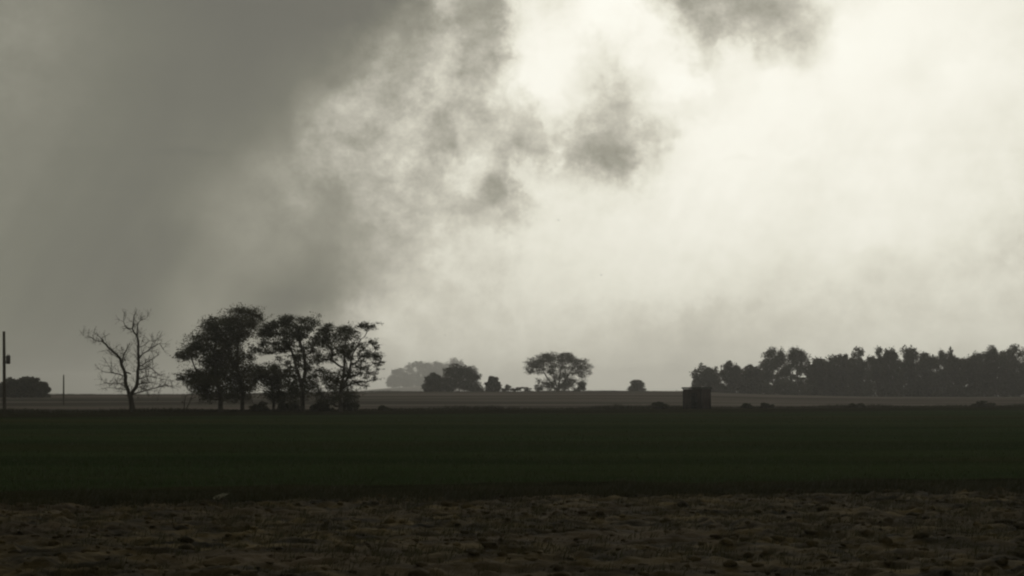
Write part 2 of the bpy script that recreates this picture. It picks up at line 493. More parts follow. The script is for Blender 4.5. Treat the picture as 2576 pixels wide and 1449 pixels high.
# rough grass at both ends of the green field
M_rough = surface('rough_dark_grass', (0.014, 0.014, 0.008), (0.026, 0.025, 0.013), 0.8, bump=0.8, bscale=8, stretch=(0.4, 1, 1), spec=0.0)
def strip(name, x0, x1, nxx, f0, f1, nt, seed):
    U = np.linspace(x0, x1, nxx)
    S = np.linspace(0, 1, nt)
    wob = value_noise(U / 9, U * 0 + seed, seed) * 0.5
    a_, b_ = f0(U), f1(U)
    a_ = a_ + wob * (b_ - a_).clip(0, 30) * .35
    b_ = b_ + (value_noise(U / 2.1, U * 0, seed + 5) + value_noise(U / .6, U * 0, seed + 6) * .6) * np.minimum(b_ - a_, 5) * .35 
    YY = a_[None, :] + S[:, None] * (b_ - a_)[None, :]
    XX = np.repeat(U[None, :], nt, 0)
    ZZ = ground(XX, YY) + value_noise(XX / 1.6, YY / 1.2, seed) * 0.10 * np.sin(np.pi * S)[:, None] + 0.055 + 0.05 * np.sin(np.pi * S)[:, None]
    V = np.stack([XX.ravel(), YY.ravel(), ZZ.ravel()], 1)
    i = np.arange(nt - 1)[:, None] * nxx + np.arange(nxx - 1)[None, :]
    q = np.stack([i, i + 1, i + nxx + 1, i + nxx], -1).reshape(-1, 4)
    o = add_obj(name, fast_mesh(name, V, [q], True), M_rough)
    o['kind'] = 'structure'
strip('grass_verge', -70, 80, 260, lambda u: near_edge(u) - .15, lambda u: near_edge(u) + 4.2, 14, 61)
strip('grass_verge', -110, 130, 200, lambda u: far_edge(u) - 34, lambda u: far_edge(u) + .6, 24, 62)

# rough brown strip in front of it
def stubble_h(X, T):
    """T = distance in front of the field edge; clods are drawn out along the furrows"""
    fur = np.sin(T * 2 * np.pi / 1.05 + value_noise(X / 3.0, T / 2.0, 22) * 6.0) * 0.010
    a = value_noise(X / 0.55, T / 0.42, 23); b = value_noise(X / 0.27, T / 0.22, 24); c = value_noise(X / 0.12, T / 0.10, 25)
    n = -np.abs(a) * 0.17 + b * 0.085 + (0.5 - np.abs(c) * 2) * 0.035 + value_noise(X / 2.2, T / 1.5, 26) * 0.05 + 0.05
    return fur + n * 1.05 - 0.01
xf = np.concatenate([np.linspace(-90, -14, 60)[:-1], np.linspace(-14, 14, 520), np.linspace(14, 90, 60)[1:]])
tf = np.concatenate([np.linspace(-0.6, 16, 310), np.linspace(16, 60, 90)[1:]])
XX, TT = np.meshgrid(xf, tf)
YY = near_edge(XX) - TT
ZZ = stubble_h(XX, TT) * sstep(-0.7, 0.6, TT) + 0.015
nx = len(xf)
V = np.stack([XX.ravel(), YY.ravel(), ZZ.ravel()], 1)
i = np.arange(len(tf) - 1)[:, None] * nx + np.arange(nx - 1)[None, :]
q = np.stack([i, i + nx, i + nx + 1, i + 1], -1).reshape(-1, 4)
st = add_obj('ploughed_strip', fast_mesh('ploughed_strip', V, [q], True), M_stubble)
st['kind'] = 'structure'

def blades(pos, h, w, lean, nper, spread, r):
    """grass tufts: nper bent blades (2 triangles + tip) at each position"""
    n = len(pos) * nper
    P = np.repeat(pos, nper, 0) + np.concatenate([r.normal(0, spread, (n, 2)), np.zeros((n, 1))], 1)
    H = np.repeat(h, nper) * r.uniform(0.55, 1.1, n)
    a = r.uniform(0, 2 * np.pi, n)
    side = np.stack([np.cos(a), np.sin(a), np.zeros(n)], 1) * (w / 2)
    b = r.uniform(0, 2 * np.pi, n)
    L = np.stack([np.cos(b), np.sin(b), np.zeros(n)], 1) * (H * r.uniform(0.1, 0.7, n))[:, None] + np.asarray(lean)[None, :] * H[:, None]
    up = np.array([0, 0, 1.0])
    mid = P + L * 0.35 + up * (H * 0.6)[:, None]
    tip = P + L + up * H[:, None]
    V = np.stack([P - side, P + side, mid + side * 0.7, mid - side * 0.7, tip], 1).reshape(-1, 3)
    k = np.arange(n)[:, None] * 5
    return V, k + np.array([[0, 1, 2, 3]]), k + np.array([[3, 2, 4]])

# wheat blades over the green field, thinning with distance
r = np.random.default_rng(31)
N = 34000
u = r.random(N)
Yd = 29.0 * (175.0 / 29.0) ** (u ** 1.15)
Xd = r.uniform(-0.36, 0.36, N) * Yd
ok = (Yd > near_edge(Xd) + 0.1) & (Yd < far_edge(Xd) - 0.5)
Xd, Yd = Xd[ok], Yd[ok]
pos = np.stack([Xd, Yd, ground(Xd, Yd) + 0.0], 1)
V, q, t = blades(pos, np.full(len(pos), 0.13) * r.uniform(0.6, 1.3, len(pos)), 0.016, (0.1, 0, 0), 3, 0.07, r)
o = add_obj('wheat_blades', fast_mesh('wheat_blades', V, [q, t]), M_blade)
o['kind'] = 'stuff'

# dead grass and straw on the brown strip
N = 26000
Xd = r.uniform(-12.5, 12.5, N)
Td = r.uniform(-0.2, 15, N)
keep = value_noise(Xd / 0.8, Td / 0.7, 41) + r.uniform(-0.25, 0.25, N) > 0.02
Xd, Td = Xd[keep], Td[keep]
pos = np.stack([Xd, near_edge(Xd) - Td, stubble_h(Xd, Td) * sstep(-0.7, 0.6, Td)], 1)
V, q, t = blades(pos, np.full(len(pos), 0.10) * r.uniform(0.4, 1.5, len(pos)), 0.011, (0.3, 0, 0), 4, 0.04, r)
o = add_obj('dry_grass', fast_mesh('dry_grass', V, [q, t]), M_straw)
o['kind'] = 'stuff'

# clods of earth turned up on the brown strip
N = 5200
Xd = r.uniform(-12.5, 12.5, N); Td = r.uniform(0.1, 15.5, N)
ico = np.array([(0, 0, 1), (.89, 0, .45), (.28, .85, .45), (-.72, .53, .45), (-.72, -.53, .45), (.28, -.85, .45), (.72, .53, -.3), (-.28, .85, -.3), (-.89, 0, -.3), (-.28, -.85, -.3), (.72, -.53, -.3)])
icf = np.array([(0, 1, 2), (0, 2, 3), (0, 3, 4), (0, 4, 5), (0, 5, 1), (1, 6, 2), (2, 7, 3), (3, 8, 4), (4, 9, 5), (5, 10, 1), (6, 7, 2), (7, 8, 3), (8, 9, 4), (9, 10, 5), (10, 6, 1)])
sz = np.clip(r.lognormal(-3.3, .5, N), .015, .10)
VV = ico[None] * (1 + r.uniform(-.35, .35, (N, 11, 1)))
ang = r.uniform(0, 6.28, N); ca, sa = np.cos(ang)[:, None], np.sin(ang)[:, None]
VV = np.stack([VV[..., 0] * ca - VV[..., 1] * sa, VV[..., 0] * sa + VV[..., 1] * ca, VV[..., 2] * .62], -1) * (sz[:, None] * r.uniform(.7, 1.3, (N, 1)))[..., None]
VV = VV + np.stack([Xd, near_edge(Xd) - Td, stubble_h(Xd, Td) + .012], 1)[:, None, :]
FF = (icf[None] + (np.arange(N) * 11)[:, None, None]).reshape(-1, 3)
o = add_obj('clods', fast_mesh('clods', VV.reshape(-1, 3), [FF], False), M_stubble)
o['kind'] = 'stuff'

# ragged weeds where the green field meets the brown strip
N = 9000
Xd = r.uniform(-13, 13, N)
Yd = near_edge(Xd) + r.normal(0.3, 0.75, N) + value_noise(Xd / 1.7, Xd * 0, 52) * 1.6
pos = np.stack([Xd, Yd, np.full(N, .0)], 1)
V, q, t = blades(pos, r.uniform(.06, .24, N) * (0.6 + 0.9 * np.clip(value_noise(Xd / .8, Yd / .8, 53) + .5, 0, 1)), 0.014, (0.25, 0, 0), 4, 0.06, r)
o = add_obj('field_edge_weeds', fast_mesh('field_edge_weeds', V, [q, t]), M_verge)
o['kind'] = 'stuff'

# tall grass along the far boundary
N = 9000
Xd = r.uniform(-90, 110, N)
off = np.abs(r.normal(0, 2.2, N)) * r.choice([-0.5, 1.0], N)
Yd = far_edge(Xd) + off
hh = 0.25 + 0.55 * np.clip(value_noise(Xd / 6.0, Yd / 4.0, 51) + 0.5, 0, 1) ** 2 + r.uniform(0, 0.15, N)
pos = np.stack([Xd, Yd, ground(Xd, Yd) - 0.05], 1)
V, q, t = blades(pos, hh, 0.05, (0.15, 0, 0), 5, 0.18, r)
o = add_obj('tall_grass', fast_mesh('tall_grass', V, [q, t]), M_verge)
o['kind'] = 'stuff'

# coarse grass breaking the skyline of the rise
N = 7000
Xd = r.uniform(-210, 160, N)
Yd = r.uniform(505, 590, N)
keep = value_noise(Xd / 9, Yd / 12, 57) + r.uniform(-.2, .2, N) > .0
Xd, Yd = Xd[keep], Yd[keep]
pos = np.stack([Xd, Yd, base_z(Xd, Yd) - .05], 1)
hh = .25 + .9 * np.clip(value_noise(Xd / 14, Yd / 20, 58) + .5, 0, 1) ** 3
V, q, t = blades(pos, hh, .12, (.1, 0, 0), 4, .5, r)
o = add_obj('rough_grass', fast_mesh('rough_grass', V, [q, t]), M_verge)
o['kind'] = 'stuff'

# ------------------------------------------------------------------ trees
def leaf_cloud(geo, cen, rad, n, size, r, core=0.55):
    """n leaf-sized rhombs spread through an ellipsoid, bunched in sprigs"""
    ns = max(3, n // (14 if size < .25 else 5))
    d = r.normal(0, 1, (ns, 3)); d /= np.linalg.norm(d, axis=1)[:, None]
    sp = d * (r.random(ns) ** core)[:, None] * np.asarray(rad)
    P = sp[r.integers(0, ns, n)] + r.normal(0, 0.17, (n, 3)) * np.asarray(rad)
    P = P + np.asarray(cen)
    a = r.normal(0, 1, (n, 3)); a /= np.linalg.norm(a, axis=1)[:, None]
    b = np.cross(a, r.normal(0, 1, (n, 3))); b /= np.linalg.norm(b, axis=1)[:, None] + 1e-9
    s = size * r.uniform(0.6, 1.35, n)[:, None]
    V = np.stack([P - a * s * .5, P + b * s * .32, P + a * s * .5, P - b * s * .32], 1).reshape(-1, 3)
    geo.add(V, np.arange(n * 4).reshape(n, 4))

def grow(base_pts, clumps, trunk_r, r, tip=0.012, sides=6, up=0.35, twigs=5, geo=None):
    """limbs from one or more trunk polylines out to every leaf clump, thickened by what they carry"""
    nodes, par = [], []
    for pl in base_pts:
        prev = -1
        pl = [np.asarray(p, float) for p in pl]
        for a, b in zip(pl[:-1], pl[1:]):
            m = max(2, int(np.linalg.norm(b - a) / (trunk_r * 5 + 0.25)))
            for kk in range(m):
                nodes.append(a + (b - a) * kk / m + r.normal(0, trunk_r * 0.12, 3) * (1 if prev >= 0 else 0)); par.append(prev); prev = len(nodes) - 1
        nodes.append(pl[-1]); par.append(prev)
    order = sorted(range(len(clumps)), key=lambda k: min(np.linalg.norm(np.asarray(clumps[k][0]) - n) for n in nodes))
    for k in order:
        c = np.asarray(clumps[k][0], float)
        A = np.array(nodes)
        d = np.linalg.norm(A - c, axis=1)
        dz = c[2] - A[:, 2]
        cost = d + np.where(dz < 0.15 * d, (0.15 * d - dz) * 1.2, 0)
        j = int(np.argmin(cost))
        s = nodes[j]
        L = np.linalg.norm(c - s)
        m = max(2, min(6, int(L / (0.5 + 0.02 * trunk_r)) + 1))
        prev = j
        bend = np.array([r.normal(0, .1) * L, r.normal(0, .1) * L, -up * L * 0.35])
        for kk in range(1, m + 1):
            f = kk / m
            p = s + (c - s) * f + bend * math.sin(math.pi * f) + r.normal(0, .035, 3) * L * (1 - f)
            nodes.append(p); par.append(prev); prev = len(nodes) - 1
    n = len(nodes)
    w = np.zeros(n)
    kids = np.zeros(n, int)
    for i2 in range(n):
        if par[i2] >= 0: kids[par[i2]] += 1
    e = 1.75
    for i2 in range(n - 1, -1, -1):
        if kids[i2] == 0: w[i2] += tip ** e
        if par[i2] >= 0: w[par[i2]] += w[i2] + (tip * 0.25) ** e
    rad = w ** (1 / e)
    roots = [i2 for i2 in range(n) if par[i2] < 0]
    sc = trunk_r / max(rad[i2] for i2 in roots)
    rad = np.maximum(rad * sc, tip * 0.6)
    g = geo or Geo()
    for i2 in range(n):
        if par[i2] >= 0:
            a, b = nodes[par[i2]], nodes[i2]
            ra = min(rad[par[i2]], rad[i2] * 1.35) if par[par[i2]] >= 0 else rad[par[i2]] * 1.25
            g.tube([a - (b - a) * 0.08, b], [ra, rad[i2]], sides if rad[i2] > 0.05 else 4)
    for cc in clumps:
        c, rd = np.asarray(cc[0]), np.asarray(cc[1])
        for _ in range(twigs):
            d = r.normal(0, 1, 3); d[2] = abs(d[2]) * 0.8; d /= np.linalg.norm(d)
            e1 = c + d * rd * r.uniform(0.7, 1.15)
            mid = (c + e1) / 2 + r.normal(0, 0.08, 3) * rd
            g.tube([c, mid, e1], [tip * 0.7, tip * 0.5, tip * 0.3], 3, cap=False)
    return g

def build_tree(name, label, cat, base, trunks, clumps, leaf, trunk_r, leaf_mat, seed, group=None, tip=0.012, twigs=5, bark=None, crown_name='crown'):
    """base: world point; trunks, clumps in world coordinates; clump = (centre, radii, leaf count)"""
    r = np.random.default_rng(seed)
    b = np.asarray(base, float)
    root = thing(name, label, cat, tuple(b), group)
    tl = [[np.asarray(p, float) - b for p in pl] for pl in trunks]
    cl = [(np.asarray(c[0], float) - b, c[1], c[2]) for c in clumps]
    g = grow(tl, cl, trunk_r, r, tip=tip, twigs=twigs)
    add_obj('trunk', g.mesh('trunk', True), bark or M_bark, root)
    lg = Geo()
    for c, rd, n in cl:
        leaf_cloud(lg, c, rd, n, leaf, r)
    add_obj(crown_name, lg.mesh(crown_name), leaf_mat, root)
    return root

# --- the near group on the field boundary, laid out in the units of a close view: (cx, cy, rx, ry)
NY = 168.0
def cu(cx, cy, Y=NY):
    px = 402.5 + cx / 4.154
    py = 737.9 + cy / 4.154
    return np.array([px2xy(px, Y), Y, py2z(py, Y)])
CU = K * NY / 4.154
def clump_list(txt, axis_x, half, r, dens=1.0, Y0=NY, depth=1.0, top=None):
    out = []
    for tok in txt.split():
        p = [float(v) for v in tok.split(',')]
        cx, cy_, rx, ry = p[:4]
        k = p[4] if len(p) > 4 else 1.0
        c = cu(cx, cy_, Y0)
        off = max(0.0, 1 - ((cx - axis_x) / half) ** 2) ** 0.5
        c[1] += r.uniform(-1, 1) * off * half * CU * depth
        rx, ry = rx * 1.42, ry * 1.42
        area = math.pi * rx * ry * CU * CU
        w_ = c + np.array([r.uniform(-.3, .3), r.uniform(-.5, .5), r.uniform(-.3, .3)])
        out.append((w_, (rx * CU * 1.5, rx * CU * 1.5, ry * CU * 1.45), max(8, int(area * 150 * k * dens))))
        out.append((c, (rx * CU, max(rx, ry) * CU * 0.9, ry * CU * 1.05), max(12, int(area * 430 * k * dens))))
    return out

r = np.random.default_rng(101)
A1 = "640,290,90,50 560,330,90,60 480,380,80,50 700,370,90,60 400,460,60,35 520,470,100,60 640,480,100,60 330,560,60,40 270,600,60,35 220,650,60,30 330,650,70,40 430,580,90,60 540,590,90,60 640,600,70,50 470,700,80,50 590,720,110,70 300,870,80,40 230,890,50,25 400,850,100,50 520,820,90,60 640,840,100,70 350,930,110,40 480,940,110,60 610,930,100,60 520,1010,70,40 640,1020,90,50 560,660,70,40 420,1020,70,35,.7 470,1060,70,35,.6 570,1075,80,38,.7 690,1085,80,38,.7"
A2 = "850,195,90,40 950,215,80,45 1015,245,50,40 900,280,120,60 780,285,80,50 850,380,110,60 960,350,60,50 760,480,80,60 880,450,80,50 800,540,45,60 700,560,50,50 740,690,70,60 880,660,60,40 830,735,70,45 760,800,100,70 880,800,80,60 760,920,110,70 880,920,80,70 780,1010,90,50 900,1000,40,50 930,560,30,40,.6 700,640,50,40 800,1080,80,40,.7 890,1085,50,40,.7 960,960,40,50,.7 960,760,40,50,.6 940,660,40,50,.6"
Bc = "1340,280,50,30 1400,272,45,24 1480,290,60,30 1580,300,55,36 1340,330,60,50 1440,370,75,50 1540,370,55,36 1220,340,50,36 1180,380,60,40 1090,390,55,45,.8 1130,440,70,45 1260,430,90,45 1380,440,80,45 1490,450,55,36 1080,520,50,36 1190,530,60,24 1300,510,85,36 1030,600,50,22,.8 1130,620,75,24 1250,590,80,28 1340,560,55,36 1420,600,45,40,.45 1480,670,75,28 1400,700,36,36 1350,740,36,28 1500,560,60,36,.6 1580,520,45,36,.7 1420,820,30,30,.6 1640,470,45,40 1600,600,60,40,.7 1570,700,60,40,.6 1440,760,45,36,.7 1330,820,50,36,.6 1560,790,50,36,.6 1590,880,50,36,.6 1400,900,50,50,.6 1500,880,40,40,.5 1640,640,50,40,.7 1230,690,60,25,.5 1450,1020,55,45,.7 1550,1020,55,45,.7 1400,960,45,45,.8 1570,950,45,45,.7 1480,1080,70,40,.5"
Cc = "1720,400,60,40 1800,380,65,35 1900,372,65,28 1990,392,65,28 2095,345,40,22 2170,355,65,32 1760,480,75,55 1700,510,55,40 1860,460,75,45 1950,440,55,45 2040,440,45,36,.8 1850,560,65,36 1760,570,45,28,.8 1950,550,55,36,.8 2070,520,38,22,.7 2190,510,55,22 2250,560,38,18 2000,620,55,28 1890,620,65,32 1830,640,45,28 2150,630,55,18 2230,650,75,28 2280,675,45,22 2000,690,45,36 2090,660,45,18 1700,690,55,28,.8 1800,690,55,28,.8 1650,730,45,22,.7 2180,770,55,18,.5 2110,790,36,20,.6 2300,790,36,12,.5 1830,820,45,22,.6 1700,820,55,22,.7 1630,860,36,20,.7 1950,830,55,36 1980,860,45,28 1890,930,45,36 1960,960,45,36 2190,880,36,16,.5 2090,920,28,12,.5 1650,970,50,36,.8 1750,960,55,36,.7 1800,1000,55,36,.7 1840,1090,70,38,.8 1990,1100,60,38,.7 1660,1050,60,45,.8 1760,1120,80,36,.6 1700,900,60,40,.8 1780,880,60,40,.8 1660,800,45,36,.7 1850,890,50,36,.7 2050,760,50,28,.7 2120,720,50,24,.7 2100,850,60,28,.6 2200,830,60,26,.6 2250,740,50,22,.7 2320,720,40,18,.6 2060,930,50,28,.7 2150,960,50,24,.5 2250,900,40,20,.5 2010,560,45,30,.7 2130,570,40,24,.7 1580,960,36,36,.6 1900,1040,70,36 1990,1050,50,28,.7"
Dc = "1060,790,70,35 1180,770,65,35 1230,805,50,38 1020,850,50,45 1100,880,75,55 1200,880,85,55 1290,860,55,45 1150,950,75,45 1250,960,75,55 1330,930,45,55,.7 1190,1040,80,45 1300,1050,70,45 1000,940,30,45,.6 1110,830,80,40 1380,1000,50,50 1400,1070,60,50 1250,1085,80,40 960,880,50,60 1345,850,40,40,.7 960,1000,30,40,.6"

def gbase(cx, Y):
    p = cu(cx, 1240, Y)
    p[2] = gz(p[0], p[1]) - 0.05
    return p

YA1, YA2, YB, YC, YD = 167.0, 171.0, 165.0, 163.0, 175.0
b = gbase(640, YA1)
build_tree('broadleaf_tree', 'big leafy dark tree with ragged sloping crown, first right of the bare tree', 'tree', b,
           [[b, cu(645, 1100, YA1), cu(610, 960, YA1), cu(590, 800, YA1), cu(570, 600, YA1), cu(590, 420, YA1)]],
           clump_list(A1, 530, 320, r, .74, YA1), 0.16, 0.26, M_leaf, 201, 'leafy trees on the field boundary')
b = gbase(868, YA2)
build_tree('broadleaf_tree', 'tallest leafy tree of the clump, its high olive top above all its neighbours', 'tree', b,
           [[b, cu(872, 1080, YA2), cu(850, 940, YA2), cu(800, 760, YA2), cu(810, 560, YA2), cu(880, 330, YA2)]],
           clump_list(A2, 850, 220, r, .74, YA2), 0.15, 0.22, M_leaf_olive, 202, 'leafy trees on the field boundary')
b = gbase(1495, YB)
build_tree('broadleaf_tree', 'flat-topped tree with straight dark trunk in the middle of the leafy clump', 'tree', b,
           [[b, cu(1492, 1090, YB), cu(1490, 960, YB), cu(1520, 800, YB), cu(1510, 650, YB), cu(1440, 430, YB)],
            [cu(1490, 960, YB), cu(1450, 860, YB), cu(1410, 720, YB), cu(1370, 580, YB)]],
           clump_list(Bc, 1330, 300, r, 0.98, YB), 0.14, 0.24, M_leaf, 203, 'leafy trees on the field boundary')
b = gbase(1890, YC)
build_tree('broadleaf_tree', 'open airy tree with bright sky gaps at the right end of the leafy clump', 'tree', b,
           [[b, cu(1885, 1090, YC), cu(1900, 950, YC), cu(1930, 780, YC), cu(1930, 560, YC), cu(1950, 430, YC)],
            [cu(1890, 1000, YC), cu(1985, 860, YC), cu(2010, 640, YC), cu(2100, 480, YC)]],
           clump_list(Cc, 1920, 380, r, .96, YC), 0.13, 0.24, M_leaf, 204, 'leafy trees on the field boundary')
b = gbase(1190, YD)
build_tree('small_tree', 'low dense bushy tree filling the gap between the taller leafy trees', 'tree', b,
           [[b, cu(1195, 1130, YD), cu(1180, 1000, YD), cu(1160, 880, YD)]],
           clump_list(Dc, 1190, 240, r, .85, YD), 0.15, 0.16, M_leaf, 205)

# undergrowth below the group
def shrub(cx, cy, rx, ry, label, seed, Y, mat=None, n=9, dens=1.0, group=None, name='shrub'):
    r = np.random.default_rng(seed)
    b = gbase(cx, Y)
    top = cu(cx, cy - ry, Y)[2]
    h = max(top - b[2], 0.3)
    w = rx * K * Y / 4.154
    cl = []
    for k in range(n):
        a = r.uniform(-1, 1)
        zz = r.uniform(0.2, 0.9) * h * (1 - 0.45 * a * a)
        cl.append((b + np.array([a * w * 0.85, r.uniform(-.6, .6) * w, zz]), (w * .36, w * .36, h * .24), int(260 * dens * w * h) + 100))
    st_ = [[b, b + np.array([dx * 2.5, 0.1, h * .45])] for dx in (-w * .15, 0.0, w * .18)]
    return build_tree(name, label, 'shrub', b, st_, cl, 0.13, 0.04, mat or M_leaf, seed, group, tip=0.008, twigs=4, crown_name='foliage')
shrub(1340, 1140, 110, 60, 'dark low shrub beside the straight trunk of the flat-topped tree', 301, 167.0)
shrub(1660, 1150, 130, 60, 'dark undergrowth shrub between the two rightmost trunks of the clump', 302, 166.0)
shrub(1985, 1130, 90, 80, 'dark thin shrub right of the rightmost trunk of the clump', 303, 164.5, dens=.6)
shrub(1080, 1180, 120, 45, 'low grey green shrub under the bushy gap tree', 304, 173.0, M_leaf_olive)
shrub(2340, 1205, 60, 30, 'tiny tuft of brush on the verge right of the leafy clump', 305, 171.0, n=5)
b = gbase(265, 168)
build_tree('sapling', 'thin leafless sapling left of the first big leafy tree', 'tree', b,
           [[b, cu(262, 1150, 168), cu(275, 1080, 168)], [b, cu(320, 1130, 168), cu(345, 1060, 168)]],
           [(cu(*p, 168), (.22, .2, .2), 16) for p in ((250, 1075), (290, 1060), (240, 1130), (350, 1055), (330, 1100), (380, 1075))],
           0.09, 0.045, M_leaf_olive, 306, tip=0.01)

# --- the bare forked tree
BY = 166.0
def bu(cx, cy, dy=0.0):
    px, py = cx / 4.154, 737.9 + cy / 4.154
    return np.array([px2xy(px, BY), BY + dy, py2z(py, BY)])
rb = np.random.default_rng(77)
base = bu(1395, 1240); base[2] = gz(base[0], base[1]) - 0.05
root = thing('bare_tree', 'leafless forked tree with two tall stems standing alone left of the leafy clump', 'tree', tuple(base))
bg_ = Geo()
tips = []
def branch(pts, r0, r1, dep=0.0, twig=True, every=1.0):
    n = len(pts)
    P = [bu(x, y, dep * k / max(1, n - 1)) - base for k, (x, y) in enumerate(pts)]
    # subdivide with a little crookedness
    Q = []
    for a, b2 in zip(P[:-1], P[1:]):
        L = np.linalg.norm(b2 - a)
        for f in (0, .5):
            Q.append(a + (b2 - a) * f + (rb.normal(0, .05, 3) * L if f else 0))
    Q.append(P[-1])
    rad = np.linspace(r0, r1, len(Q))
    bg_.tube(Q, rad, 7 if r0 > .06 else 5)
    if twig:
        for k in range(1, len(Q)):
            a, b2 = Q[k - 1], Q[k]
            L = np.linalg.norm(b2 - a)
            for _ in range(max(1, int(L * 5.5 * every))):
                f = rb.random()
                p = a + (b2 - a) * f
                dirn = (b2 - a) / (L + 1e-6) * 0.5 + rb.normal(0, .75, 3) + np.array([0, 0, .35])
                dirn /= np.linalg.norm(dirn)
                ln = rb.uniform(.4, 1.35)
                m = p + dirn * ln * .5 + rb.normal(0, .06, 3)
                e = p + dirn * ln + np.array([0, 0, .12])
                bg_.tube([p, m, e], [.021, .016, .010], 4)
                tips.append(e)
                for _ in range(3):
                    d2 = dirn + rb.normal(0, .7, 3); d2 /= np.linalg.norm(d2)
                    e2 = m + d2 * ln * rb.uniform(.4, .8)
                    bg_.tube([m, (m + e2) / 2 + rb.normal(0, .03, 3), e2], [.015, .012, .008], 3)
                    tips.append(e2)
bg_.tube([base * 0 + np.array([0, 0, 0]), bu(1390, 1180) - base, bu(1380, 1120) - base, bu(1365, 1050) - base], [.40, .29, .26, .25], 9)
branch([(1362, 1075), (1330, 970), (1325, 870), (1310, 810), (1280, 740), (1270, 680), (1235, 640), (1180, 590), (1130, 540), (1085, 497)], .20, .085, -.8)
branch([(1085, 497), (1040, 502), (960, 462), (880, 445)], .07, .015, -.5)
branch([(1085, 497), (1010, 435), (950, 400)], .05, .012, .4)
branch([(1280, 740), (1290, 640), (1320, 570), (1335, 520)], .10, .02, .8)
branch([(1310, 830), (1345, 830), (1385, 845)], .13, .05, -.5, twig=False)
branch([(1325, 880), (1250, 845), (1200, 835), (1130, 828), (1080, 815)], .07, .02, -.6)
branch([(1180, 832), (1155, 790), (1140, 750)], .04, .012, .1)
branch([(1332, 980), (1250, 942), (1150, 945), (1070, 935)], .06, .015, .8)
branch([(1340, 1010), (1240, 995), (1120, 990)], .05, .015, -.9)
branch([(1270, 690), (1190, 650), (1120, 630)], .05, .012, .9)
branch([(1375, 1070), (1430, 980), (1442, 880), (1450, 750), (1441, 620), (1440, 500), (1420, 440), (1372, 370), (1380, 280), (1400, 200)], .21, .035, .6)
branch([(1432, 460), (1440, 330), (1470, 290), (1550, 258)], .08, .015, -.7)
branch([(1374, 372), (1300, 340), (1275, 290), (1300, 220)], .06, .012, .7)
branch([(1441, 570), (1490, 550), (1540, 500), (1650, 455)], .05, .012, .9)
branch([(1447, 690), (1480, 650), (1550, 605), (1640, 548), (1680, 528), (1730, 590)], .08, .02, -.7)
branch([(1450, 770), (1530, 720), (1600, 680), (1650, 640)], .06, .015, .8)
branch([(1447, 800), (1560, 768), (1640, 820), (1690, 865)], .07, .018, -.9)
branch([(1444, 900), (1530, 870), (1620, 880), (1700, 900)], .06, .015, .9)
branch([(1436, 960), (1560, 930), (1650, 930)], .06, .015, -.8)
branch([(1400, 1050), (1480, 1030), (1570, 1000), (1690, 965), (1800, 978)], .08, .018, .6, every=1.4)
branch([(1440, 940), (1500, 990), (1600, 1020)], .05, .015, -1.0)
add_obj('trunk', bg_.mesh('trunk', True), M_bark, root)
lg = Geo()
for e in tips:
    w = e + base
    pxx = (w[0] / (K * BY) + 1288) * 4.154
    pyy = ((HZ - (w[2] - EYE) / (K * BY)) - 737.9) * 4.154
    k = 5 if (pxx > 1450 and pyy > 700) else (2 if pyy > 650 else 1)
    leaf_cloud(lg, e, (.16, .16, .13), k, .085, rb)
add_obj('buds', lg.mesh('buds'), M_leaf_olive, root)

